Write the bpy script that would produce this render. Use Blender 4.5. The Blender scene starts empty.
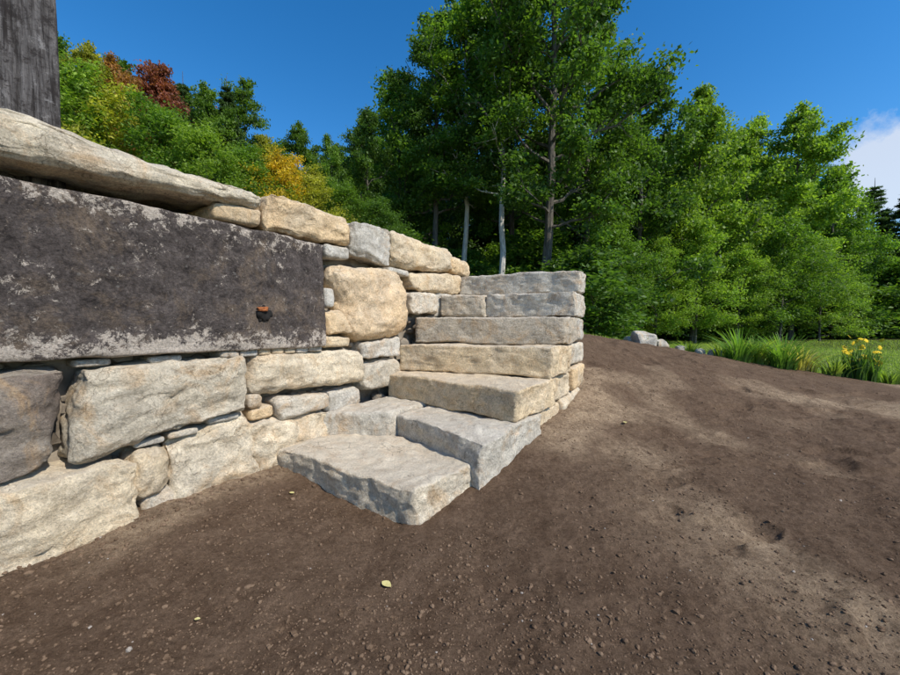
import bpy, bmesh, math, random
import numpy as np
from mathutils import Vector
random.seed(7); R=np.random.RandomState(11)
sc=bpy.context.scene
# ------------------------------------------------------------------ helpers
def h3(i,j,k,seed):
    n=(i.astype(np.int64)*374761393+j.astype(np.int64)*668265263+k.astype(np.int64)*2147483647+seed*1274126177)&0xffffffff
    n=((n^(n>>13))*1274126177)&0xffffffff
    n=((n^(n>>16))*2246822519)&0xffffffff
    n=n^(n>>15)
    return (n&0xffffff)/float(0xffffff)*2-1
def vn(P,seed=0):
    I=np.floor(P).astype(np.int64); f=P-I; f=f*f*f*(f*(f*6-15)+10)
    x,y,z=I[:,0],I[:,1],I[:,2]; fx,fy,fz=f[:,0],f[:,1],f[:,2]
    def L(a,b,t): return a+(b-a)*t
    return L(L(L(h3(x,y,z,seed),h3(x+1,y,z,seed),fx),L(h3(x,y+1,z,seed),h3(x+1,y+1,z,seed),fx),fy),
             L(L(h3(x,y,z+1,seed),h3(x+1,y,z+1,seed),fx),L(h3(x,y+1,z+1,seed),h3(x+1,y+1,z+1,seed),fx),fy),fz)
def fbm(P,freq,octv=3,seed=0):
    a=1;s=0
    for o in range(octv):
        s=s+a*vn(P*freq+o*17.3,seed+o); freq*=2.1; a*=.5
    return s
def ss(a,b,x):
    t=np.clip((x-a)/(b-a),0,1); return t*t*(3-2*t)
U=(.562,.827); N=(.827,-.562); D=3.2
def W(s,p,z): return (U[0]*s+N[0]*(p-D), U[1]*s+N[1]*(p-D), z)
def mesh_obj(name,V,F,mats,midx=None,smooth=True,attr=None,parent=None,color=None,link=True):
    me=bpy.data.meshes.new(name)
    V=np.asarray(V,dtype=np.float32); F=np.asarray(F,dtype=np.int32)
    k=F.shape[1]; m=len(F)
    me.vertices.add(len(V)); me.vertices.foreach_set('co',V.ravel())
    me.loops.add(m*k); me.loops.foreach_set('vertex_index',F.ravel())
    me.polygons.add(m); me.polygons.foreach_set('loop_start',np.arange(0,m*k,k,dtype=np.int32))
    if midx is not None: me.polygons.foreach_set('material_index',np.asarray(midx,dtype=np.int32))
    me.polygons.foreach_set('use_smooth',np.full(m,smooth,dtype=bool))
    if attr:
        for an,(dom,arr) in attr.items():
            a=me.attributes.new(an,'FLOAT',dom); a.data.foreach_set('value',np.asarray(arr,dtype=np.float32))
    for mt in mats: me.materials.append(mt)
    me.update(calc_edges=True)
    if not link: return me
    ob=bpy.data.objects.new(name,me); sc.collection.objects.link(ob)
    if parent: ob.parent=parent
    if color: ob.color=(*color,1)
    return ob
def empty(name):
    e=bpy.data.objects.new(name,None); sc.collection.objects.link(e); e.empty_display_size=.2; return e
# ------------------------------------------------------------------ materials
class NT:
    def __init__(s,name):
        s.m=bpy.data.materials.new(name); s.m.use_nodes=True; s.t=s.m.node_tree; s.t.nodes.clear()
        s.out=s.t.nodes.new('ShaderNodeOutputMaterial')
    def n(s,ty,**kw):
        nd=s.t.nodes.new('ShaderNode'+ty)
        for k,v in kw.items(): setattr(nd,k,v)
        return nd
    def l(s,a,b): s.t.links.new(a,b)
    def noise(s,co,scale,det=5,rough=.6,dist=0):
        n=s.n('TexNoise'); n.inputs['Scale'].default_value=scale; n.inputs['Detail'].default_value=det
        n.inputs['Roughness'].default_value=rough; n.inputs['Distortion'].default_value=dist
        s.l(co,n.inputs['Vector']); return n.outputs['Fac']
    def ramp(s,f,a,b,ca=(0,0,0,1),cb=(1,1,1,1)):
        if len(ca)==3: ca=(*ca,1)
        if len(cb)==3: cb=(*cb,1)
        r=s.n('ValToRGB'); e=r.color_ramp.elements; e[0].position=a; e[1].position=b; e[0].color=ca; e[1].color=cb
        s.l(f,r.inputs[0]); return r.outputs[0]
    def mix(s,f,a,b,mode='MIX'):
        m=s.n('MixRGB',blend_type=mode)
        for i,v in enumerate((f,a,b)):
            if isinstance(v,(int,float)): m.inputs[i].default_value=v
            elif isinstance(v,tuple): m.inputs[i].default_value=(*v,1) if len(v)==3 else v
            else: s.l(v,m.inputs[i])
        return m.outputs[0]
    def bump(s,h,st,dist,nrm=None):
        b=s.n('Bump'); b.inputs['Strength'].default_value=st; b.inputs['Distance'].default_value=dist
        s.l(h,b.inputs['Height'])
        if nrm: s.l(nrm,b.inputs['Normal'])
        return b.outputs[0]
    def pr(s,col,rough=.9,nrm=None,spec=.25):
        p=s.n('BsdfPrincipled'); p.inputs['Roughness'].default_value=rough
        p.inputs['Specular IOR Level'].default_value=spec
        if isinstance(col,tuple): p.inputs['Base Color'].default_value=(*col,1)
        else: s.l(col,p.inputs['Base Color'])
        if nrm: s.l(nrm,p.inputs['Normal'])
        s.l(p.outputs[0],s.out.inputs[0]); return p
def stone_mat(name,dark=False):
    t=NT(name); co=t.n('TexCoord').outputs['Object']; oi=t.n('ObjectInfo')
    base=oi.outputs['Color']; co0=co
    off=t.n('VectorMath',operation='ADD'); t.l(co,off.inputs[0])
    rr=t.n('VectorMath',operation='SCALE'); rr.inputs[0].default_value=(13,7,5); t.l(oi.outputs['Random'],rr.inputs['Scale']); t.l(rr.outputs[0],off.inputs[1])
    co=off.outputs[0]
    big=t.noise(co,2.2,5,.6,.6); mid=t.noise(co,9,6,.65,.3); fine=t.noise(co,60,6,.8); spk=t.noise(co,190,2,.6)
    if not dark:
        c=t.mix(t.ramp(big,.40,.64,(0,0,0),(.5,.5,.5)),base,(.52,.465,.385))
        st=t.noise(co,3.3,6,.7,1.2)
        c=t.mix(t.ramp(st,.50,.68,(0,0,0),(.65,.65,.65)),c,(.55,.355,.185))
        c=t.mix(1,c,t.ramp(mid,.3,.72,(.76,.74,.71),(1.34,1.33,1.30)),'MULTIPLY')
        c=t.mix(.9,c,t.ramp(fine,.34,.66,(.64,.63,.61),(1.34,1.34,1.33)),'MULTIPLY')
        c=t.mix(t.ramp(spk,.60,.68,(0,0,0),(.5,.5,.5)),c,(.12,.105,.095))
        dk=t.noise(co,4.5,9,.8,.5)
        c=t.mix(t.ramp(dk,.57,.67,(0,0,0),(.55,.55,.55)),c,(.18,.15,.12))
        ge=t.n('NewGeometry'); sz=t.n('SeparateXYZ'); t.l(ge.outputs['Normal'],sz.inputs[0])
        c=t.mix(t.ramp(sz.outputs['Z'],.55,.95,(0,0,0),(.40,.40,.40)),c,(.72,.63,.50))  # upward faces tinted paler: brightness of sunlit treads put into the colour
        vo=t.n('TexVoronoi',feature='DISTANCE_TO_EDGE'); vo.inputs['Scale'].default_value=2.2
        dn=t.n('TexNoise'); dn.inputs['Scale'].default_value=5; dn.inputs['Detail'].default_value=6; t.l(co,dn.inputs['Vector'])
        va=t.n('VectorMath',operation='MULTIPLY_ADD'); t.l(dn.outputs['Color'],va.inputs[0]); va.inputs[1].default_value=(.5,.5,.5); t.l(co,va.inputs[2]); t.l(va.outputs[0],vo.inputs['Vector'])
        cr=t.mix(t.ramp(t.noise(co,1.7,3),.50,.56),(1,1,1),t.ramp(vo.outputs['Distance'],.0,.012))
        c=t.mix(.75,c,t.mix(1,c,t.mix(cr,(.3,.27,.24),(1,1,1)),'MULTIPLY'))
    else:
        a=t.noise(co,2.4,9,.78,.4); b=t.noise(co,11,9,.82,.6)
        c=t.mix(t.ramp(b,.36,.66),(.032,.025,.022),(.150,.122,.108))
        c=t.mix(t.ramp(a,.50,.62,(0,0,0),(.75,.75,.75)),c,(.20,.145,.10))
        g=co0; sx=t.n('SeparateXYZ'); t.l(g,sx.inputs[0])
        mr=t.n('MapRange'); t.l(sx.outputs['Z'],mr.inputs[0]); mr.inputs[1].default_value=1.40; mr.inputs[2].default_value=1.16; mr.inputs[3].default_value=0; mr.inputs[4].default_value=.17
        mr2=t.n('MapRange'); t.l(sx.outputs['Z'],mr2.inputs[0]); mr2.inputs[1].default_value=2.0; mr2.inputs[2].default_value=2.2; mr2.inputs[3].default_value=0; mr2.inputs[4].default_value=.11
        ad=t.n('Math',operation='ADD'); t.l(mr.outputs[0],ad.inputs[0]); t.l(mr2.outputs[0],ad.inputs[1])
        ad2=t.n('Math',operation='ADD'); t.l(ad.outputs[0],ad2.inputs[0]); t.l(t.noise(co,12,10,.85,.3),ad2.inputs[1])
        ad3=t.n('Math',operation='MULTIPLY_ADD'); t.l(big,ad3.inputs[0]); ad3.inputs[1].default_value=.35; t.l(ad2.outputs[0],ad3.inputs[2])
        c=t.mix(t.ramp(ad3.outputs[0],.765,.80),c,(.52,.44,.36))
        c=t.mix(.8,c,t.ramp(fine,.34,.66,(.45,.45,.45),(1.5,1.5,1.5)),'MULTIPLY')
        vo=t.n('TexVoronoi'); vo.inputs['Scale'].default_value=13; t.l(co,vo.inputs['Vector'])
        c=t.mix(t.ramp(vo.outputs['Distance'],.08,.15,(.4,.4,.4),(0,0,0)),c,(.32,.29,.25))
    n1=t.bump(mid,.9,.05); n2=t.bump(fine,1.0,.016,n1); n3=t.bump(spk,.4,.005,n2)
    t.pr(c,.92,n3,.2); return t.m
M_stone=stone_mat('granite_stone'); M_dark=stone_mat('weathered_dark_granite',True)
# soil / lawn
t=NT('soil_and_lawn'); co=t.n('TexCoord').outputs['Object']
n2=t.noise(co,6,8,.75); n3=t.noise(co,40,8,.8); n4=t.noise(co,150,5,.75)
c=t.mix(t.ramp(n2,.3,.7),(.120,.074,.045),(.220,.146,.095))
at=t.n('Attribute',attribute_name='dry').outputs['Fac']
drym=t.n('Math',operation='MULTIPLY'); t.l(at,drym.inputs[0]); t.l(t.ramp(n2,.25,.60),drym.inputs[1])
c=t.mix(drym.outputs[0],c,(.46,.335,.215))
c=t.mix(.9,c,t.ramp(n3,.3,.68,(.45,.43,.41),(1.46,1.46,1.46)),'MULTIPLY')
c=t.mix(.65,c,t.ramp(n4,.3,.68,(.42,.42,.42),(1.5,1.5,1.5)),'MULTIPLY')
gc=t.mix(t.ramp(t.noise(co,1.4,6,.7),.35,.65),(.13,.21,.035),(.26,.34,.07))
gc=t.mix(.7,gc,t.ramp(n3,.3,.7,(.55,.55,.55),(1.3,1.3,1.3)),'MULTIPLY')
ga=t.n('Attribute',attribute_name='grass').outputs['Fac']
gm=t.n('Math',operation='ADD'); t.l(ga,gm.inputs[0]); sb=t.n('Math',operation='MULTIPLY_ADD'); t.l(n2,sb.inputs[0]); sb.inputs[1].default_value=.8; sb.inputs[2].default_value=-.4; t.l(sb.outputs[0],gm.inputs[1])
c=t.mix(t.ramp(gm.outputs[0],.45,.55),c,gc)
fa=t.n('Attribute',attribute_name='duff').outputs['Fac']
c=t.mix(fa,c,(.05,.05,.022))
b=t.bump(n2,.7,.06); b=t.bump(n3,1.0,.028,b); b=t.bump(n4,.8,.008,b)
t.pr(c,1.0,b,.1); M_ground=t.m
t=NT('soil_clod'); co=t.n('TexCoord').outputs['Object']
c=t.mix(t.ramp(t.noise(co,9,4,.7),.35,.65),(.12,.076,.046),(.215,.144,.093))
va=t.n('Attribute',attribute_name='v').outputs['Fac']; c=t.mix(t.ramp(va,.990,.994),c,(.36,.31,.26))
t.pr(c,1,t.bump(t.noise(co,150,4,.7),.8,.004),.1); M_clod=t.m
def leaf_mat(name,trans=.42):
    t=NT(name); v=t.n('Attribute',attribute_name='v').outputs['Fac']; oi=t.n('ObjectInfo')
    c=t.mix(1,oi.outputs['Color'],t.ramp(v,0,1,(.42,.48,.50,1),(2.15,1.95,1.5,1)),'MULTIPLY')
    p=t.n('BsdfPrincipled'); p.inputs['Roughness'].default_value=.5; p.inputs['Specular IOR Level'].default_value=.3; t.l(c,p.inputs['Base Color'])
    tr=t.n('BsdfTranslucent'); c2=t.mix(1,c,(1.6,1.75,.7),'MULTIPLY'); t.l(c2,tr.inputs[0])
    mx=t.n('MixShader'); mx.inputs[0].default_value=trans; t.l(p.outputs[0],mx.inputs[1]); t.l(tr.outputs[0],mx.inputs[2]); t.l(mx.outputs[0],t.out.inputs[0])
    return t.m
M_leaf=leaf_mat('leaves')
def bark(name,a,b):
    t=NT(name); co=t.n('TexCoord').outputs['Object']; mp=t.n('Mapping'); mp.inputs['Scale'].default_value=(6,6,1.2); t.l(co,mp.inputs[0])
    f=t.noise(mp.outputs[0],2.5,8,.75,.5); t.pr(t.mix(t.ramp(f,.35,.65),a,b),.95,t.bump(f,.8,.05)); return t.m
M_bark=bark('dark_bark',(.05,.04,.032),(.18,.16,.13)); M_birch=bark('pale_bark',(.30,.27,.23),(.66,.62,.56))
def plain(name,c1,c2,sc_=20,rough=.8,bd=.01):
    t=NT(name); co=t.n('TexCoord').outputs['Object']; f=t.noise(co,sc_,6,.7); t.pr(t.mix(t.ramp(f,.3,.7),c1,c2),rough,t.bump(f,.5,bd)); return t.m
M_petal=plain('yellow_petal',(.65,.42,.01),(.8,.58,.03),30)
M_yleaf=plain('dry_leaf',(.50,.42,.14),(.68,.60,.28),90,.6,.001)
M_rust=plain('rusty_iron',(.20,.06,.02),(.42,.15,.05),60,.8,.004)
M_black=plain('drill_hole_dark',(.008,.007,.006),(.02,.017,.015),40)
t=NT('weathered_wood'); co=t.n('TexCoord').outputs['Object']; mp=t.n('Mapping'); mp.inputs['Scale'].default_value=(9,9,.35); t.l(co,mp.inputs[0])
f=t.noise(mp.outputs[0],4,9,.75,.4); f2=t.noise(co,9,8,.85,.4)
c=t.mix(t.ramp(f,.40,.60),(.025,.020,.018),(.16,.145,.138)); c=t.mix(t.ramp(f2,.50,.58,(0,0,0),(.9,.9,.9)),c,(.028,.022,.020)); c=t.mix(t.ramp(f2,.36,.43,(.8,.8,.8),(0,0,0)),c,(.30,.28,.27))
t.pr(c,.9,t.bump(f,1,.025)); M_wood=t.m
# ------------------------------------------------------------------ terrain
CP=np.array([(0,0,0),(-3,0,0),(3,0,0),(0,-4,0),(5,-3,0),(5,2.5,.0),(9,3,0),(-2.46,2.08,.03),(-2.14,2.54,.10),(-1.6,3.1,.10),(-1.2,2.9,.03),(-4,.5,0),
 (-.25,2.5,-.02),(-.9,2.75,.01),(.35,3.0,.10),(.91,3.83,.28),(1.75,4.95,.40),(2.4,6,.62),(3.3,9,1.10),(5.9,9,.66),(8,8.5,.30),(10.3,8,.02),
 (3,5,.24),(5,6,.28),(7,6,.12),(3.5,3,.04),(12,12,.12),(8,14,.3),(5,14,.4),(4,12,.8),(15,6,0),(15,20,.4),(6,20,.4),(1,1.5,0),(-1,1.5,.0),(22,14,.2),(22,0,0),(-6,-4,0),(9,10.3,.12),(6,10.8,.42)],float)
def tpsk(r): return r*r*np.log(r+1e-9)
n_=len(CP); K=tpsk(np.linalg.norm(CP[:,None,:2]-CP[None,:,:2],axis=2)); Pm=np.c_[np.ones(n_),CP[:,:2]]
A=np.zeros((n_+3,n_+3)); A[:n_,:n_]=K+np.eye(n_)*.02; A[:n_,n_:]=Pm; A[n_:,:n_]=Pm.T
Wt=np.linalg.solve(A,np.r_[CP[:,2],0,0,0])
def edge_y(x): return 9.45-.06*(x-4)-.012*np.maximum(x-6,0)**2
def terr(x,y,fine=True):
    x=np.asarray(x,float); y=np.asarray(y,float)
    z=np.full(x.shape,Wt[n_])+Wt[n_+1]*x+Wt[n_+2]*y
    for i in range(n_): z=z+Wt[i]*tpsk(np.hypot(x-CP[i,0],y-CP[i,1]))
    far=ss(13,22,np.hypot(x-2,y-5)); z=z*(1-far)+(.4*ss(5,12,y))*far
    z=np.clip(z,-.4,1.3)
    s=U[0]*x+U[1]*y; p=D+N[0]*x+N[1]*y
    grass=ss(-.2,.2,y-edge_y(x)+.25*vn(np.c_[x.ravel(),y.ravel(),x.ravel()*0]*1.3,5).reshape(x.shape))*(x>1)
    grass=np.maximum(grass,ss(14,16,x))
    grass=np.where(y<-6,1,grass)
    ww=ss(-.2,-.38,p)*(1-ss(5.5,7,s)); wl=ss(5.15,5.35,s)*ss(1.6,1.4,p)*(1-ss(5.6,6.6,s))
    ratio=x/np.maximum(y,.1); wf=ss(.31,.16,ratio)*ss(5.35,5.6,s)*(y>0)
    w=np.maximum(np.maximum(ww,wl),wf)
    hill=np.clip(np.hypot(x,y)-10,0,70)*.13*ss(.3,-.3,ratio)*(y>0)
    zt=2.28-.25*ss(3.5,5.2,s)+hill
    duff=w*ss(6.5,8,s)
    duff=np.maximum(duff,ss(21,24,np.hypot(x,y)))
    duff=np.maximum(duff,w*ss(-1.2,-2,p))
    z=z*(1-w)+zt*w
    bed=ss(2.05,2.2,s)*(1-ss(5.1,5.3,s))*ss(-.1,.05,p)*(1-ss(1.4,1.55,p)); z=z*(1-bed)+(-.08)*bed
    if fine:
        P=np.c_[x.ravel(),y.ravel(),np.zeros(x.size)]
        near=(1-grass)*(1-ss(9,14,np.hypot(x,y)))*(1-w*.5)
        d=.024*fbm(P,1.1,2,3)+.014*fbm(P,4,3,9)+.012*np.abs(fbm(P,13,3,21))
        z=z+d.reshape(x.shape)*near
        q=np.stack([P[:,0]*1.9+P[:,1]*.9,P[:,1]*3.1-P[:,0]*.8,P[:,2]],-1)
        fv=vn(q,44).reshape(x.shape)+.25*vn(q*2.7,45).reshape(x.shape); rg=ss(1.0,2.3,x+.15*y)
        z=z-ss(.30,.72,fv)*.036*rg*near+ss(.12,.28,fv)*(1-ss(.30,.42,fv))*.012*rg*near
        z=z+near*.007*np.sin(p*10+1.5*vn(P*.8,12).reshape(x.shape))*ss(1.9,2.6,p)
    P=np.c_[x.ravel(),y.ravel(),np.zeros(x.size)]
    pl=vn(P*.55+3.1,77).reshape(x.shape)*.5+vn(P*1.7,78).reshape(x.shape)*.35
    dry=ss(.0,.45,pl)*ss(1.0,2.4,x+.2*y-.3)*.95
    dry=np.maximum(dry,.8*ss(.32,.05,np.abs(p-.13-.12*np.sin(s*3)))*ss(.3,.9,s)*(1-ss(1.9,2.2,s)))
    dry=np.maximum(dry,.9*ss(.4,.1,np.abs(p-2.02))*ss(3.2,3.6,s)*(1-ss(5,6,s)))
    return z,grass,duff,dry
def tz(x,y): return float(terr(np.array([x]),np.array([y]),False)[0][0])
def axis(lo,hi,step,gmax,g,a,b):
    mid=list(np.arange(lo,hi,step)); up=[];st=step;v=mid[-1]
    while v<b: st=min(st*g,gmax); v+=st; up.append(v)
    dn=[];st=step;v=mid[0]
    while v>a: st=min(st*g,gmax); v-=st; dn.append(v)
    return np.array(dn[::-1]+mid+up)
xs=axis(-3.2,5.5,.022,30,1.05,-400,400); ys=axis(.6,6.2,.022,30,1.04,-60,420)
X,Y=np.meshgrid(xs,ys); Z,G,DU,DR=terr(X,Y)
nx,ny=len(xs),len(ys); idx=np.arange(nx*ny).reshape(ny,nx)
F=np.stack([idx[:-1,:-1],idx[:-1,1:],idx[1:,1:],idx[1:,:-1]],-1).reshape(-1,4)
mesh_obj('ground',np.c_[X.ravel(),Y.ravel(),Z.ravel()],F,[M_ground],attr={'grass':('POINT',G.ravel()),'duff':('POINT',DU.ravel()),'dry':('POINT',DR.ravel())})
# clods
bm=bmesh.new(); bmesh.ops.create_icosphere(bm,subdivisions=1,radius=1); bm.verts.ensure_lookup_table()
IV=np.array([v.co[:] for v in bm.verts]); IF=np.array([[v.index for v in f.verts] for f in bm.faces]); bm.free()
def rocks(name,x,y,size,mat,sink=.25,parent=None,zz=None):
    n=len(x); z=terr(x,y)[0] if zz is None else zz
    sc3=size[:,None]*R.uniform(.6,1.25,(n,3)); sc3[:,2]*=.75
    V=IV[None]*sc3[:,None,:]*(1+R.uniform(-.22,.22,(n,len(IV),1)))
    a=R.uniform(0,6.28,n); ca,sa=np.cos(a)[:,None],np.sin(a)[:,None]
    V=np.stack([V[...,0]*ca-V[...,1]*sa,V[...,0]*sa+V[...,1]*ca,V[...,2]],-1)
    V+=np.stack([x,y,z+size*sink],-1)[:,None,:]
    Fc=(IF[None]+(np.arange(n)*len(IV))[:,None,None]).reshape(-1,3)
    v=np.repeat(R.uniform(0,1,n),len(IF))
    return mesh_obj(name,V.reshape(-1,3),Fc,[mat],smooth=False,attr={'v':('FACE',v)},parent=parent)
n=46000; rr=.9+9*R.uniform(0,1,n)**1.4; aa=R.uniform(-1.15,1.05,n); x=rr*np.sin(aa)*1.1; y=rr*np.cos(aa)
s_,p_=U[0]*x+U[1]*y,D+N[0]*x+N[1]*y
k=(p_>.02)&(y<edge_y(x))&~((s_>1.95)&(s_<5.5)&(p_<1.72)); x,y=x[k],y[k]
cl=vn(np.c_[x,y,x*0]*1.8,31); k=R.uniform(-1,1,len(x))<cl+.25; x,y=x[k],y[k]
rocks('soil_clods',x,y,.003+.010*R.uniform(0,1,len(x))**7+.0018,M_clod,sink=.12)
n=130; ss_=R.uniform(.3,2.0,n); pp_=.08+.5*R.uniform(0,1,n)**2; xw=U[0]*ss_+N[0]*(pp_-D); yw=U[1]*ss_+N[1]*(pp_-D)
rocks('soil_clods',xw,yw,R.uniform(.006,.02,n),M_clod)
# ------------------------------------------------------------------ stones
_cache={}
def cube_t(nc):
    if nc in _cache: return _cache[nc]
    bm=bmesh.new(); bmesh.ops.create_cube(bm,size=2); bmesh.ops.subdivide_edges(bm,edges=bm.edges[:],cuts=nc,use_grid_fill=True)
    bm.verts.ensure_lookup_table()
    V=np.array([v.co[:] for v in bm.verts]); F=np.array([[v.index for v in f.verts] for f in bm.faces]); bm.free()
    _cache[nc]=(V,F); return V,F
def hexstone(name,c8,parent,color,seed,mat=None,r=.05,amp=1.0,nc=26,cuts=12,cutd=.10):
    rs=np.random.RandomState(seed); V,F=cube_t(nc)
    c=np.array(c8,float)
    hx=np.linalg.norm(c[1].mean((0,1))-c[0].mean((0,1)))/2; hy=np.linalg.norm(c[:,1].mean((0,1))-c[:,0].mean((0,1)))/2; hz=np.linalg.norm(c[:,:,1].mean((0,1))-c[:,:,0].mean((0,1)))/2
    H=np.array([hx,hy,hz]); Q=V*.55+np.sin(V*np.pi/2)*.45
    r=min(r,.8*H.min()); P=Q*H; inn=np.clip(P,-(H-r),H-r); d=P-inn; ln=np.linalg.norm(d,axis=1,keepdims=True); ln[ln==0]=1
    P=inn+d/ln*np.minimum(ln,r)
    m=H.min()
    for q in range(cuts):
        dr=rs.normal(size=3); dr[rs.randint(3)]*=.15; dr/=np.linalg.norm(dr)
        sup=(np.abs(dr)*H).sum(); off=sup-m*rs.uniform(.15,1)*cutd*4*(.5+.5*(np.sort(np.abs(dr))[1]))
        e=P@dr-off; P=P-np.clip(e,0,None)[:,None]*dr
    q=(P/H+1)/2; x,y,z=q[:,0:1],q[:,1:2],q[:,2:3]
    O=0
    for i in (0,1):
        for j in (0,1):
            for kk in (0,1):
                O=O+(x if i else 1-x)*(y if j else 1-y)*(z if kk else 1-z)*c[i][j][kk]
    A_=amp*min(1,m/.12)
    for ax in range(3):
        O[:,ax]+=A_*(.024*vn(O*2.3+seed*3.7,seed+ax)+.012*fbm(O+seed,6,2,seed+5+ax)+.010*fbm(O,17,3,seed+9+ax))
    ridge=np.abs(fbm(O+seed*1.3,4.5,2,seed+30)); O[:,2]-=A_*.012*ridge
    cs=np.floor(fbm(O*np.array([1,1,1.8])+seed*.7,3.2,2,seed+40)*2.2)*.014*A_; O[:,0]+=N[0]*cs*.6; O[:,1]+=N[1]*cs*.6
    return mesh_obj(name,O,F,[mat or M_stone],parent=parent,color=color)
def wstone(name,pts,color,seed,front=.0,back=-.48,**kw):
    tl,tr,br,bl=pts; f=front
    c8=[[[W(bl[0],back,bl[1]),W(tl[0],back,tl[1])],[W(bl[0],f,bl[1]),W(tl[0],f,tl[1])]],
        [[W(br[0],back,br[1]),W(tr[0],back,tr[1])],[W(br[0],f,br[1]),W(tr[0],f,tr[1])]]]
    return hexstone(name,c8,WALL,color,seed,**kw)
WALL=empty('stone_retaining_wall')
TAN=(.74,.59,.40); PALE=(.78,.66,.49); GREY=(.57,.54,.49); ORG=(.75,.55,.33); DGR=(.21,.165,.135); LG=(.67,.60,.50)
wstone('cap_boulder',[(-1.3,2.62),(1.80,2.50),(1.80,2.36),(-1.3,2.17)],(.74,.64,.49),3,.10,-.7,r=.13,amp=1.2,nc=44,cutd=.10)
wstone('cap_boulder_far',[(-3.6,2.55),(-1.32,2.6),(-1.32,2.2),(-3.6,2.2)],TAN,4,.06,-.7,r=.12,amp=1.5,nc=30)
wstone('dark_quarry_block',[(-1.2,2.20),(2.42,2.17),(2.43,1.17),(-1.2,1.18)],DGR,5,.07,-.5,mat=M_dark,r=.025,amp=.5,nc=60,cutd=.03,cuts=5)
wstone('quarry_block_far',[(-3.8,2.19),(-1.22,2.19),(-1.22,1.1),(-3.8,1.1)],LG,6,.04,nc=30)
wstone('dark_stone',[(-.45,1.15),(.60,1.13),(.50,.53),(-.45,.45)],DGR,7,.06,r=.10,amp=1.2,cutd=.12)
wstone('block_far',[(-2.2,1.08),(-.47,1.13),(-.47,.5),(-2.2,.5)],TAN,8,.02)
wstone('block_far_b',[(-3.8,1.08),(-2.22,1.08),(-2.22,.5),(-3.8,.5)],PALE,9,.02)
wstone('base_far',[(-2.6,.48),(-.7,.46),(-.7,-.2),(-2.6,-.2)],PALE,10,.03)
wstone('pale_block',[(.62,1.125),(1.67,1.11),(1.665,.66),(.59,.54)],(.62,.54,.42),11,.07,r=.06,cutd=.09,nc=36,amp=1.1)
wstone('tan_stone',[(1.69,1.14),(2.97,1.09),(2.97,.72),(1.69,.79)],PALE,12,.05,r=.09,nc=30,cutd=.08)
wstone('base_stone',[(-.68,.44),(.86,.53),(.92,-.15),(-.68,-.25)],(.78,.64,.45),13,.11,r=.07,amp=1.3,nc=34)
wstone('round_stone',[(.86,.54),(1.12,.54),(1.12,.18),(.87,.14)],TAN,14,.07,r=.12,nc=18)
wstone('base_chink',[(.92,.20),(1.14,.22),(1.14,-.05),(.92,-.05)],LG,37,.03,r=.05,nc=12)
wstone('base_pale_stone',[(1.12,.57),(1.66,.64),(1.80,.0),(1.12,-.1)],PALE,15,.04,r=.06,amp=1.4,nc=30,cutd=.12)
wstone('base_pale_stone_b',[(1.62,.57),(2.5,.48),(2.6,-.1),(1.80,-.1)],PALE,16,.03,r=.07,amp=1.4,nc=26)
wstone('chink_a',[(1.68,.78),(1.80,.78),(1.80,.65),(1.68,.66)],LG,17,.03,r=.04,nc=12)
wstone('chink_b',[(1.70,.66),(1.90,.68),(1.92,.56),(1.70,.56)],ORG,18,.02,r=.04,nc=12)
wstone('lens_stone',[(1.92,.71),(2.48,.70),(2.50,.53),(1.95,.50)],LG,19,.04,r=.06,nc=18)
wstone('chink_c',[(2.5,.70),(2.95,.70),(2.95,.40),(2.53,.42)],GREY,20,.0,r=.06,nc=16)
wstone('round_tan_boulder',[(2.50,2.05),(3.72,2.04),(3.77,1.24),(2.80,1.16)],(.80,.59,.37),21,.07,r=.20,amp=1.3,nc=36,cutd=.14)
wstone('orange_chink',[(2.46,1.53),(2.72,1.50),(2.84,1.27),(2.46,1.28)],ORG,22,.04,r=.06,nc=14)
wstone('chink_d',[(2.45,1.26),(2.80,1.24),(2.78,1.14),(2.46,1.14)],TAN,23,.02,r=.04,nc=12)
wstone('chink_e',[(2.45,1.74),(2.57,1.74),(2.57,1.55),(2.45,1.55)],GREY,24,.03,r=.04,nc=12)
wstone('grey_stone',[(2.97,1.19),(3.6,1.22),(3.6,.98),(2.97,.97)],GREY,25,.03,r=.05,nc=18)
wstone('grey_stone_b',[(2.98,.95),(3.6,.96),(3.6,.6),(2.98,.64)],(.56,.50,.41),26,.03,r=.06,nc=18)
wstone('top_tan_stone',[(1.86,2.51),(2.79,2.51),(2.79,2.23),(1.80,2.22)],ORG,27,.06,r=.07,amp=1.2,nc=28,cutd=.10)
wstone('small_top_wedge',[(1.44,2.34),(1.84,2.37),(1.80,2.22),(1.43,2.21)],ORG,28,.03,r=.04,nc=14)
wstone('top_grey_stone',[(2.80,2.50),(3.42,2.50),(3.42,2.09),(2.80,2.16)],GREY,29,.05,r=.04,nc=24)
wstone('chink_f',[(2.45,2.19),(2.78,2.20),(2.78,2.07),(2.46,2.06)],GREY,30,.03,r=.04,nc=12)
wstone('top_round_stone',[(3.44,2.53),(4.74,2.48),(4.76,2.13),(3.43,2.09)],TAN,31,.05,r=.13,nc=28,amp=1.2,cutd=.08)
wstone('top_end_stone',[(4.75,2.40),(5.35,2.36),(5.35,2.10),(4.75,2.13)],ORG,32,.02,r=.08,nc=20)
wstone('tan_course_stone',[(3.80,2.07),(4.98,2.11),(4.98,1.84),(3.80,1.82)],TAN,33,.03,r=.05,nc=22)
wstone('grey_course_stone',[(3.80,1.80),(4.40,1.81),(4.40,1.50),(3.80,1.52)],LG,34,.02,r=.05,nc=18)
wstone('grey_course_stone_b',[(4.42,1.82),(5.4,1.82),(5.4,1.50),(4.42,1.50)],GREY,35,.0,r=.05,nc=18)
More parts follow.
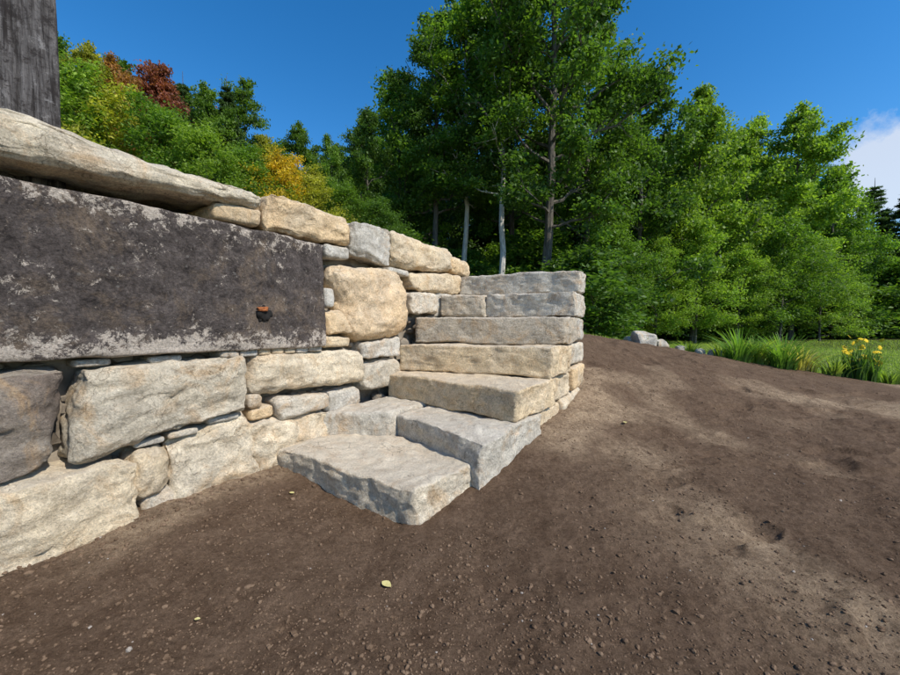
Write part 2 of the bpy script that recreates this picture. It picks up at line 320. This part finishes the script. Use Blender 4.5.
wstone('chink_g',[(3.42,2.08),(3.78,2.06),(3.78,1.98),(3.42,2.02)],GREY,36,.0,r=.03,nc=12)
xx=1.46
i=0
while xx<2.42:
    w_=random.uniform(.10,.22); wstone('sliver_%d'%i,[(xx,1.17),(xx+w_,1.17),(xx+w_,1.11),(xx,1.115)],random.choice([GREY,LG,TAN]),50+i,.03,-.2,r=.02,nc=8,amp=.7); xx+=w_+.01; i+=1
for i,(a,b_,z0,z1) in enumerate([(.62,.80,1.12,1.165),(1.0,1.2,1.115,1.16),(1.1,1.3,.55,.60),(.9,1.08,.54,.585),(1.36,1.6,.60,.65)]):
    wstone('sliver_b%d'%i,[(a,z1),(b_,z1),(b_,z0),(a,z0)],random.choice([GREY,LG]),80+i,.0,-.2,r=.02,nc=8,amp=.6)
n=700; s_=R.uniform(-3.6,5.3,n); z_=R.uniform(.0,2.16,n)
P=np.array([W(a,-.17+R.uniform(-.03,.03),b_) for a,b_ in zip(s_,z_)])
t=NT('rubble'); co=t.n('TexCoord').outputs['Object']; t.pr(t.mix(t.ramp(t.noise(co,5,5),.35,.65),(.12,.095,.07),(.32,.27,.21)),.95,t.bump(t.noise(co,60,5),.6,.01)); M_rub=t.m
rocks('rubble_hearting',P[:,0],P[:,1],R.uniform(.04,.10,n),M_rub,sink=0,parent=WALL,zz=P[:,2])
c8=[[[W(-3.8,-.5,-.3),W(-3.8,-.5,2.26)],[W(-3.8,-.2,-.3),W(-3.8,-.2,2.26)]],[[W(5.4,-.5,-.3),W(5.4,-.5,2.2)],[W(5.4,-.2,-.3),W(5.4,-.2,2.2)]]]
hexstone('hearting_core',c8,WALL,(.12,.1,.08),99,mat=M_rub,r=.02,amp=.5,nc=30,cuts=0)
def lump(name,s,p,z,ds,dp,dz,mat,seed,par):
    V,F=cube_t(8); Q=V/np.linalg.norm(V,axis=1,keepdims=True); Q=Q*(1+.5*vn(Q*1.7+seed,seed)+.2*vn(Q*4+seed,seed))[:,None]
    s2=s+Q[:,0]*ds; p2=p+Q[:,1]*dp; z2=z+Q[:,2]*dz
    O=np.stack([U[0]*s2+N[0]*(p2-D),U[1]*s2+N[1]*(p2-D),z2],-1); return mesh_obj(name,O,F,[mat],parent=par)
lump('drill_hole',1.79,.070,1.475,.065,.020,.070,M_black,3,WALL)
lump('iron_pin',1.765,.09,1.51,.045,.025,.018,M_rust,5,WALL)
# ---- stairs
STAIR=empty('stone_staircase')
def slab(name,FL,FR,BR,BL,z0,z1,color,seed,tilt=0,**kw):
    c8=[[[W(*BL,z0),W(*BL,z1)],[W(*FL,z0),W(*FL,z1)]],[[W(*BR,z0),W(*BR,z1-tilt)],[W(*FR,z0),W(*FR,z1-tilt)]]]
    kw.setdefault('r',.022); kw.setdefault('nc',34); kw.setdefault('amp',.7); kw.setdefault('cutd',.06)
    return hexstone(name,c8,STAIR,color,seed,**kw)
ST=(.72,.62,.48); SG=(.62,.57,.49); STN=(.74,.58,.38)
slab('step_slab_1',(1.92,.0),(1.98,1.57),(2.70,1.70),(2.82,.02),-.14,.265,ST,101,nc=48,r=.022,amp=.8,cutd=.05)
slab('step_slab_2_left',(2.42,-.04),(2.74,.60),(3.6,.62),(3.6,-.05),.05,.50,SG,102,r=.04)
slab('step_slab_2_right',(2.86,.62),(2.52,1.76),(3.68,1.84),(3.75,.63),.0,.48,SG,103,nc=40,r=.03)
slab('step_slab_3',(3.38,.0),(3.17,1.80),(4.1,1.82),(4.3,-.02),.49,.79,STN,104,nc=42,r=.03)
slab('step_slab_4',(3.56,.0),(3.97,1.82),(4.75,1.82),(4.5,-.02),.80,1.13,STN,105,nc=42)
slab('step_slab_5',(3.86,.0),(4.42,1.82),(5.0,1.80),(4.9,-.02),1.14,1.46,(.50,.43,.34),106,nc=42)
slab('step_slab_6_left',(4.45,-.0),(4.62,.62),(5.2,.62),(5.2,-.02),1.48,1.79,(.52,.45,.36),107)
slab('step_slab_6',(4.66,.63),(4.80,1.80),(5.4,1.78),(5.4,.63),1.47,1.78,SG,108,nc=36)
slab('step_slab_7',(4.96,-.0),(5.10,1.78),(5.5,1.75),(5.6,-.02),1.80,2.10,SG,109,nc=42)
sd=[((3.72,4.45),(-.1,.47),TAN),((4.47,5.5),(-.1,.50),PALE),((4.12,4.85),(.49,.79),TAN),((4.87,5.5),(.51,.82),ORG),((4.77,5.5),(.84,1.13),LG),((5.02,5.5),(1.15,1.46),GREY)]
for i,((a,b_),(z0,z1),c) in enumerate(sd):
    slab('side_stone_%d'%i,(a,1.1),(a,1.78+.02*(i%2)),(b_,1.76),(b_,1.1),z0,z1,c,120+i,nc=22,r=.05)
for i,(a,z1,b_) in enumerate([(3.7,.78,5.4),(4.6,1.12,5.4),(4.9,1.45,5.4)]):
    slab('core_%d'%i,(a,.05),(a,1.2),(b_,1.2),(b_,.05),-.1,z1,TAN,140+i,nc=8)
# ---- timber post
V,F=cube_t(22); Q=V.copy(); hw,hd=.15,.13
O=np.c_[Q[:,0]*hw,Q[:,1]*hd,(Q[:,2]+1)*1.1+2.2]
gr=fbm(np.c_[O[:,0]*14,O[:,1]*14,O[:,2]*.8],1,3,8); O[:,0]+=.014*gr*np.sign(Q[:,0]); O[:,1]+=.014*gr*np.sign(Q[:,1])
O[:,0]+= -(O[:,2]-2.2)*.06
a=math.radians(-34); ca,sa=math.cos(a),math.sin(a)
bx,by=-2.68,2.46; O=np.c_[O[:,0]*ca-O[:,1]*sa+bx,O[:,0]*sa+O[:,1]*ca+by,O[:,2]]
mesh_obj('timber_post',O,F,[M_wood])
# ------------------------------------------------------------------ trees
def tree_mesh(name,seed,H,cb,cr,nl,ls,kind='broad',bark=M_bark,r0=.16,nlimb=34,lw=.62,openness=1.0,tight=1.0,ns0=6):
    rs=np.random.RandomState(seed); VS=[];FS=[];cnt=0
    def tube(path,rad,sides):
        nonlocal cnt
        path=np.array(path); k=len(path); dr=np.gradient(path,axis=0); dr/=np.linalg.norm(dr,axis=1,keepdims=True)+1e-9
        ref=np.array([.31,.2,.1]) if abs(dr[0][2])>.8 else np.array([0,0,1.]); a=np.cross(dr,ref); a/=np.linalg.norm(a,axis=1,keepdims=True)+1e-9; b=np.cross(dr,a)
        th=np.linspace(0,2*np.pi,sides,endpoint=False)
        ring=path[:,None]+np.array(rad)[:,None,None]*(a[:,None]*np.cos(th)[None,:,None]+b[:,None]*np.sin(th)[None,:,None])
        VS.append(ring.reshape(-1,3)); i=np.arange(k-1)[:,None]*sides; j=np.arange(sides)[None]; j2=(j+1)%sides
        FS.append(np.stack([i+j,i+j2,i+sides+j2,i+sides+j],-1).reshape(-1,4)+cnt); cnt+=k*sides
    nz=14; zz=np.linspace(0,H,nz); wob=np.cumsum(rs.normal(0,.05*H/12,(nz,2)),axis=0); wob-=wob[0]
    if kind=='conifer': wob*=.15
    tp=np.c_[wob,zz]; tr=r0*(1-zz/H)**.85+.012; tr[0]*=1.35
    tube(tp,tr,8)
    def at(z): return np.array([np.interp(z,zz,tp[:,0]),np.interp(z,zz,tp[:,1]),z])
    tips=[];tw=[];tl=[]
    for i in range(nlimb):
        f=(i+rs.uniform(0,1))/nlimb; f=f**.9; z=cb+(H*.93-cb)*f
        az=i*2.4+rs.uniform(-.5,.5)
        if kind=='conifer':
            L=cr*(1-f)**.85*rs.uniform(.75,1.1)+.15; el=math.radians(rs.uniform(-12,8)+25*f)
        else:
            prof=math.sin(math.pi*min(1,(.18+.80*f))**.9)**.6*(1-.3*f); L=cr*prof*rs.uniform(.5,1.2)+.2; el=math.radians(10+42*f+rs.uniform(-12,12))
        o=at(z); d=np.array([math.cos(az)*math.cos(el),math.sin(az)*math.cos(el),math.sin(el)])
        tt=np.linspace(0,1,6); bend=(.12 if kind!='conifer' else -.10)*L
        path=o+d*L*tt[:,None]; path[:,2]+=bend*tt**2; path[1:]+=rs.normal(0,.035*L,(5,3))
        rl=max(.012,r0*.42*(1-f*.7)*(L/cr)**.7); tube(path,rl*(1-tt*.85)+.004,5)
        ns=ns0 if kind!='conifer' else 9
        lb=rs.uniform(0,1)
        for j in range(ns):
            u=.3+.7*(j+rs.uniform(0,1))/ns; q=np.array([np.interp(u,tt,path[:,c]) for c in range(3)])
            if kind=='conifer':
                sl=.32*L*(1.15-u)+.12; sd_=1 if j%2 else -1; pd=np.cross(d,[0,0,1])*sd_+d*.6; pd[2]-=.12
            else:
                sl=.40*L*rs.uniform(.6,1.1); pd=d*.7+rs.normal(0,.65,3); pd[2]+=.15
            pd/=np.linalg.norm(pd); e=q+pd*sl; m_=(q+e)/2+rs.normal(0,.05*sl,3)
            tube([q,m_,e],[rl*.35+.004,rl*.2+.003,.003],4)
            for u2 in (.5,1.0) if kind!='conifer' else (.3,.65,1.0):
                c_=q+(e-q)*u2
                if kind!='conifer': c_=c_+rs.normal(0,.08*sl+.05,3)
                tips.append(c_); tw.append(sl); tl.append(lb)
    tips=np.array(tips); nt=len(tips); tl=np.array(tl)
    keep=rs.uniform(0,1,nt)<openness; tips=tips[keep]; tw=np.array(tw)[keep]; tl=tl[keep]; nt=len(tips)
    pw=rs.uniform(.3,1.5,nt)*(tw+.3); ci=rs.choice(nt,nl,p=pw/pw.sum()); sg=((.14+.20*tw[ci])*tight)[:,None]
    if kind=='conifer': sg=sg*.7
    C=tips[ci]+rs.normal(0,1,(nl,3))*sg*np.array([1,1,.5 if kind!='conifer' else .3])
    cv=rs.uniform(0,1,nt)[ci]*.35+tl[ci]*.25+rs.uniform(0,1,nl)*.4
    nrm=rs.normal(0,.55,(nl,3)); nrm[:,2]+=.8; nrm/=np.linalg.norm(nrm,axis=1,keepdims=True)
    tg=np.cross(nrm,rs.normal(0,1,(nl,3))); tg/=np.linalg.norm(tg,axis=1,keepdims=True); bt=np.cross(nrm,tg)
    s_=ls*rs.uniform(.6,1.3,(nl,1)); wd=s_*lw
    LV=np.stack([C-tg*s_*.5,C+bt*wd*.5-tg*s_*.05,C+tg*s_*.5-nrm*s_*.12,C-bt*wd*.5-tg*s_*.05],1).reshape(-1,3)
    LF=(np.arange(nl)[:,None]*4+np.arange(4)[None])+cnt
    nb=sum(len(f) for f in FS); Vv=np.concatenate(VS+[LV]); Ff=np.concatenate(FS+[LF])
    return mesh_obj(name,Vv,Ff,[bark,M_leaf],midx=np.r_[np.zeros(nb),np.ones(nl)],smooth=False,attr={'v':('FACE',np.r_[np.zeros(nb),cv])},link=False)
T={}
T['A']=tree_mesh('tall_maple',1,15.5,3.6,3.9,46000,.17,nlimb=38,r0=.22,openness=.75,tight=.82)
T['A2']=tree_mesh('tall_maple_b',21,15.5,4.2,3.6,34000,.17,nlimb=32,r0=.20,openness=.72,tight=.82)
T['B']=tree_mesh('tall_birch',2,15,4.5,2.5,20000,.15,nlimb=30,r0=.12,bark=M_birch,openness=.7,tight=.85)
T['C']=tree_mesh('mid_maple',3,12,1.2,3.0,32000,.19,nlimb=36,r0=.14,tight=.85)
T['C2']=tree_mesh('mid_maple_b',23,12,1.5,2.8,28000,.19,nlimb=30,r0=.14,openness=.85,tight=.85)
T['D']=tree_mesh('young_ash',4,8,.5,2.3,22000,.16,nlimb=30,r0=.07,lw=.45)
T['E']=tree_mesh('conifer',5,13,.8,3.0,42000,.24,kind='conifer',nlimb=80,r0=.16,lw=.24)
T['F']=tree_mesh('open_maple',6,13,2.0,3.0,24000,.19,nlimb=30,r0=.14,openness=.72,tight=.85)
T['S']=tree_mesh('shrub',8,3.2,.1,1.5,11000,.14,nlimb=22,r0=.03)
HT={'A':15.5,'A2':15.5,'B':15,'C':12,'C2':12,'D':8,'E':13,'F':13,'S':3.2}
DG=(.065,.125,.026); MG=(.100,.180,.030); LGc=(.17,.265,.045); YG=(.26,.27,.045); YL=(.44,.33,.04); RD=(.20,.075,.055); CG=(.045,.085,.03); OR=(.24,.13,.05)
def put(name,kind,px,t,topy,col,parent=None,wide=1.0,rot=None):
    x=(px-450)/380*t; y=t; z=tz(x,y)-.1; top=1.4+t*(322-topy)/380
    sc_=max(.15,(top-z)/HT[kind])
    ob=bpy.data.objects.new(name,T[kind]); sc.collection.objects.link(ob); ob.location=(x,y,z); ob.scale=(sc_*wide,sc_*wide,sc_)
    ob.rotation_euler=(0,0,random.uniform(0,6.28) if rot is None else rot); j=random.uniform(.85,1.15); ob.color=(col[0]*j,col[1]*j,col[2]*j,1)
    if parent: ob.parent=parent
    return ob
put('maple_tree','A',545,15.5,-70,DG,wide=.88); put('maple_tree','A2',590,17,-20,MG,wide=.68); put('birch_tree','B',497,15.5,-40,MG,wide=1.1)
put('birch_tree','B',466,17,5,MG,wide=1.1); put('maple_tree','A2',432,17,20,DG,wide=.85); put('maple_tree','C',400,18,75,MG,wide=.85); put('maple_tree','A',515,19,-20,DG,wide=.7)
put('maple_tree','C2',640,18.5,66,DG,wide=.8)
put('ash_tree','C',692,20,92,LGc,wide=.75); put('ash_tree','F',742,22,122,LGc,wide=.8); put('ash_tree','C2',790,21,108,LGc,wide=.8); put('ash_tree','C',830,24,165,MG,wide=.75)
put('hemlock_tree','E',868,28,180,CG); put('hemlock_tree','E',902,27,185,CG); put('hemlock_tree','E',945,29,165,CG)
for px,t_,ty,c in [(612,16,225,MG),(655,18,240,LGc),(695,18.5,225,LGc),(738,19,245,LGc),(780,19,220,MG),(820,20,245,LGc),(585,15,245,DG),(855,22,275,MG)]: put('ash_tree','D',px,t_,ty,c)
for k_,(px,t_,ty,c) in enumerate([(370,16,112,DG),(335,15,138,MG),(300,17,125,MG),(268,15,138,YG),(250,18,86,MG),(210,15,88,MG),(165,16,66,RD),(130,15,64,OR),(95,14,48,YG),(62,15,35,MG)]): put('maple_tree',['C','F','C2'][k_%3],px,t_,ty,c,wide=.7)
put('hemlock_tree','E',232,16,82,CG,wide=.8); put('hemlock_tree','E',190,17,78,(.06,.11,.04),wide=.8)
for px,t_,ty,c in [(285,11,158,YL),(315,12,172,YG),(250,11,150,MG),(205,10,130,LGc),(160,10,108,MG),(115,10,92,YG),(80,9.5,72,LGc),(345,13,185,MG),(380,13,200,DG)]: put('young_maple_tree','D',px,t_,ty,c)
FO=empty('distant_forest')
for i in range(92):
    row=i%2; px=-130+ (i//2)*28+random.uniform(-10,10); t_=[27,38][row]+random.uniform(-2,3)
    base=np.interp(px,[-200,0,60,180,330,380,560,650,720,800,850,900,1200],[10,30,40,82,140,130,120,115,130,150,210,195,180])
    c=random.choice([DG,DG,MG,MG,CG,YG if px<350 else MG])
    if px<230 and random.random()<.45: c=random.choice([RD,OR,YG])
    k='E' if (px>850 or random.random()<.12) else random.choice(['C','C2','F'])
    put('tree_%d'%i,k,px,t_,base+random.uniform(5,40)+row*4,CG if k=='E' else c,FO,wide=1.15)
for i in range(56):
    px=-100+i*20+random.uniform(-8,8); t_=(22+random.uniform(0,4)) if px>590 else 14+random.uniform(0,6)
    if px>590: t_=max(t_,22.5)
    put('understory_%d'%i,'S',px,t_,322-3.0*380/t_+random.uniform(-15,25),random.choice([DG,MG,MG]),FO,wide=1.4)
# ------------------------------------------------------------------ grass blades, plants
def blades(cx,cy,cz,L,w,lean,seg=3,seed=1):
    rs=np.random.RandomState(seed); n=len(cx); az=rs.uniform(0,6.28,n); dx,dy=np.cos(az),np.sin(az); ln=lean*rs.uniform(.3,1.3,n)
    V=[]
    for k in range(seg+1):
        u=k/seg; hh=L*(u-.35*u*u*ln); oo=L*ln*u*u; ww=w*(1-u*.85)/2
        c=np.stack([cx+dx*oo,cy+dy*oo,cz+hh],-1); sd_=np.stack([-dy*ww,dx*ww,0*ww],-1); V+= [c-sd_,c+sd_]
    V=np.stack(V,1); F=[]
    for k in range(seg): F.append([2*k,2*k+1,2*k+3,2*k+2])
    F=(np.array(F)[None]+(np.arange(n)*(2*seg+2))[:,None,None]).reshape(-1,4)
    return V.reshape(-1,3),F,np.repeat(rs.uniform(0,1,n),seg)
n=70000; y=8+13*R.uniform(0,1,n)**1.3; x=y*R.uniform(.33,1.4,n); z,gm_,_,_=terr(x,y); k=gm_>.5; x,y,z=x[k],y[k],z[k]
V,F,v=blades(x,y,z,R.uniform(.03,.09,len(x)),np.full(len(x),.014),.7,2,3)
mesh_obj('grass',V,F,[M_leaf],attr={'v':('FACE',v)},color=(.19,.26,.055))
def clump(name,px,t_,n,L,rad,col,seed):
    rs=np.random.RandomState(seed); x0=(px-450)/380*t_; a=rs.uniform(0,6.28,n); r=rad*rs.uniform(0,1,n)**.6
    cx=x0+r*np.cos(a); cy=t_+r*np.sin(a); cz=terr(cx,cy)[0]
    V,F,v=blades(cx,cy,cz-.02,L*rs.uniform(.6,1.1,n),np.full(n,.04),.75,5,seed)
    return mesh_obj(name,V,F,[M_leaf],attr={'v':('FACE',v)},color=col)
for i,(px,t_,n,L,c) in enumerate([(740,8.7,170,.80,(.10,.19,.04)),(757,8.9,150,.80,(.24,.31,.08)),(784,8.5,200,.88,(.10,.19,.04)),(803,8.5,120,.66,(.33,.31,.13)),(836,8.2,110,.48,(.16,.22,.06)),(645,9.4,60,.3,(.10,.17,.03)),(690,9.3,80,.36,(.12,.19,.04)),(892,7.9,80,.4,(.11,.17,.04)),(722,8.9,80,.45,(.17,.24,.05))]):
    clump('daylily_plant',px,t_,n,L,.24,c,200+i)
YF=empty('yellow_flower_plant'); x0=(863-450)/380*8.0; y0=8.0; rs=np.random.RandomState(5)
n=230; a=rs.uniform(0,6.28,n); r=.28*rs.uniform(0,1,n)**.6; cx=x0+r*np.cos(a); cy=y0+r*np.sin(a); cz=terr(cx,cy)[0]
V,F,v=blades(cx,cy,cz-.02,rs.uniform(.35,.80,n),np.full(n,.04),.30,4,77); mesh_obj('stems_and_leaves',V,F,[M_leaf],attr={'v':('FACE',v)},color=(.08,.15,.035),parent=YF)
VV=[];FF=[];c_=0
for i in range(38):
    a=rs.uniform(0,6.28); r=.34*rs.uniform(0,1)**.5; c=np.array([x0+r*math.cos(a),y0+r*math.sin(a),0]); c[2]=tz(c[0],c[1])+rs.uniform(.32,.90)
    tl=rs.normal(0,.45,3); tl[1]-=.6; tl[2]+=.6; tl/=np.linalg.norm(tl); e1=np.cross(tl,[1,0,0.]); e1/=np.linalg.norm(e1); e2=np.cross(tl,e1)
    for k in range(8):
        th=k*.785; d=e1*math.cos(th)+e2*math.sin(th); q=np.cross(tl,d); VV+=[c,c+d*.03+q*.013,c+d*.056-tl*.008,c+d*.03-q*.013]; FF.append([c_,c_+1,c_+2,c_+3]); c_+=4
mesh_obj('petals',np.array(VV),np.array(FF),[M_petal],parent=YF)
for i,(px,t_,w_,h_) in enumerate([(643,9.2,.42,.30),(661,9.3,.25,.18),(630,9.4,.25,.15),(716,9.0,.26,.16),(700,9.1,.18,.12),(680,9.2,.2,.12)]):
    x=(px-450)/380*t_; z=tz(x,t_); V,F=cube_t(14); Q=V/np.linalg.norm(V,axis=1,keepdims=True)*.6+V*.4
    O=np.c_[Q[:,0]*w_*.6,Q[:,1]*w_*.5,Q[:,2]*h_*.8]; O+=.05*w_/.3*np.stack([vn(O*6+i*5,q) for q in range(3)],-1)+np.array([x,t_,z+h_*.2])
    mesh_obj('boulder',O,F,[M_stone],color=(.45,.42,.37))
def leaf(x,t_,size,seed):
    rs=np.random.RandomState(seed); z=float(terr(np.array([x]),np.array([t_]))[0][0])+.014
    a=rs.uniform(0,6.28); ca,sa=math.cos(a),math.sin(a); pts=[]
    prof=[0,.2,.3,.27,.17,0]
    for k,w_ in enumerate(prof):
        u=(k/5-.5)*size
        for sgn in (-1,0,1):
            lx,ly,lz=u,sgn*w_*size,(.25*abs(sgn)*w_+.12*(k/5-.5)**2)*size; pts.append((x+lx*ca-ly*sa,t_+lx*sa+ly*ca,z+lz))
    F=[[k*3+j,k*3+j+1,k*3+j+4,k*3+j+3] for k in range(5) for j in (0,1)]
    mesh_obj('fallen_leaf',np.array(pts),np.array(F),[M_yleaf])
leaf(-.35,2.04,.075,6); leaf(-1.25,2.95,.05,2); leaf(2.0,4.3,.07,5); leaf(-1.2,1.75,.03,9)
# ------------------------------------------------------------------ light, sky, camera
el=math.radians(44); sx,sy=.80,-.60; sv=Vector((sx*math.cos(el),sy*math.cos(el),math.sin(el)))
L=bpy.data.lights.new('sun','SUN'); L.energy=5.0; L.angle=math.radians(.5); L.color=(1,.95,.86)
lo=bpy.data.objects.new('sun',L); sc.collection.objects.link(lo); lo.rotation_euler=sv.to_track_quat('Z','Y').to_euler()
w=bpy.data.worlds.new('World'); sc.world=w; w.use_nodes=True; nt=w.node_tree; nt.nodes.clear()
sk=nt.nodes.new('ShaderNodeTexSky'); sk.sky_type='NISHITA'; sk.sun_disc=False; sk.sun_elevation=el; sk.sun_rotation=math.atan2(sx,sy); sk.altitude=300; sk.air_density=1.05; sk.dust_density=.2; sk.ozone_density=4
hs=nt.nodes.new('ShaderNodeHueSaturation'); hs.inputs['Saturation'].default_value=1.32; hs.inputs['Value'].default_value=1.3
nt.links.new(sk.outputs[0],hs.inputs['Color'])
tc=nt.nodes.new('ShaderNodeTexCoord'); dv=Vector((1.16,1,.40)).normalized()
dt=nt.nodes.new('ShaderNodeVectorMath'); dt.operation='DISTANCE'; nt.links.new(tc.outputs['Generated'],dt.inputs[0]); dt.inputs[1].default_value=dv
no=nt.nodes.new('ShaderNodeTexNoise'); no.inputs['Scale'].default_value=13; no.inputs['Detail'].default_value=8; no.inputs['Roughness'].default_value=.65; nt.links.new(tc.outputs['Generated'],no.inputs['Vector'])
ma=nt.nodes.new('ShaderNodeMath'); ma.operation='MULTIPLY_ADD'; nt.links.new(no.outputs['Fac'],ma.inputs[0]); ma.inputs[1].default_value=-.12; nt.links.new(dt.outputs['Value'],ma.inputs[2])
rp=nt.nodes.new('ShaderNodeValToRGB'); rp.color_ramp.elements[0].position=0.0; rp.color_ramp.elements[0].color=(.7,.7,.7,1); rp.color_ramp.elements[1].position=.035; rp.color_ramp.elements[1].color=(0,0,0,1); nt.links.new(ma.outputs[0],rp.inputs[0])
mx=nt.nodes.new('ShaderNodeMixRGB'); nt.links.new(rp.outputs[0],mx.inputs[0]); nt.links.new(hs.outputs[0],mx.inputs[1]); mx.inputs[2].default_value=(6,6.2,6.5,1)
bg=nt.nodes.new('ShaderNodeBackground'); bg.inputs[1].default_value=.14; nt.links.new(mx.outputs[0],bg.inputs[0]); wo=nt.nodes.new('ShaderNodeOutputWorld'); nt.links.new(bg.outputs[0],wo.inputs[0])
cam=bpy.data.cameras.new('camera'); cam.lens=15.2; cam.sensor_width=36; cam.clip_end=2000; cam.clip_start=.05
co_=bpy.data.objects.new('camera',cam); sc.collection.objects.link(co_); co_.location=(0,0,1.4); co_.rotation_euler=(math.radians(90-2.3),0,0); sc.camera=co_
sc.view_settings.view_transform='Standard'; sc.view_settings.look='None'; sc.view_settings.exposure=0
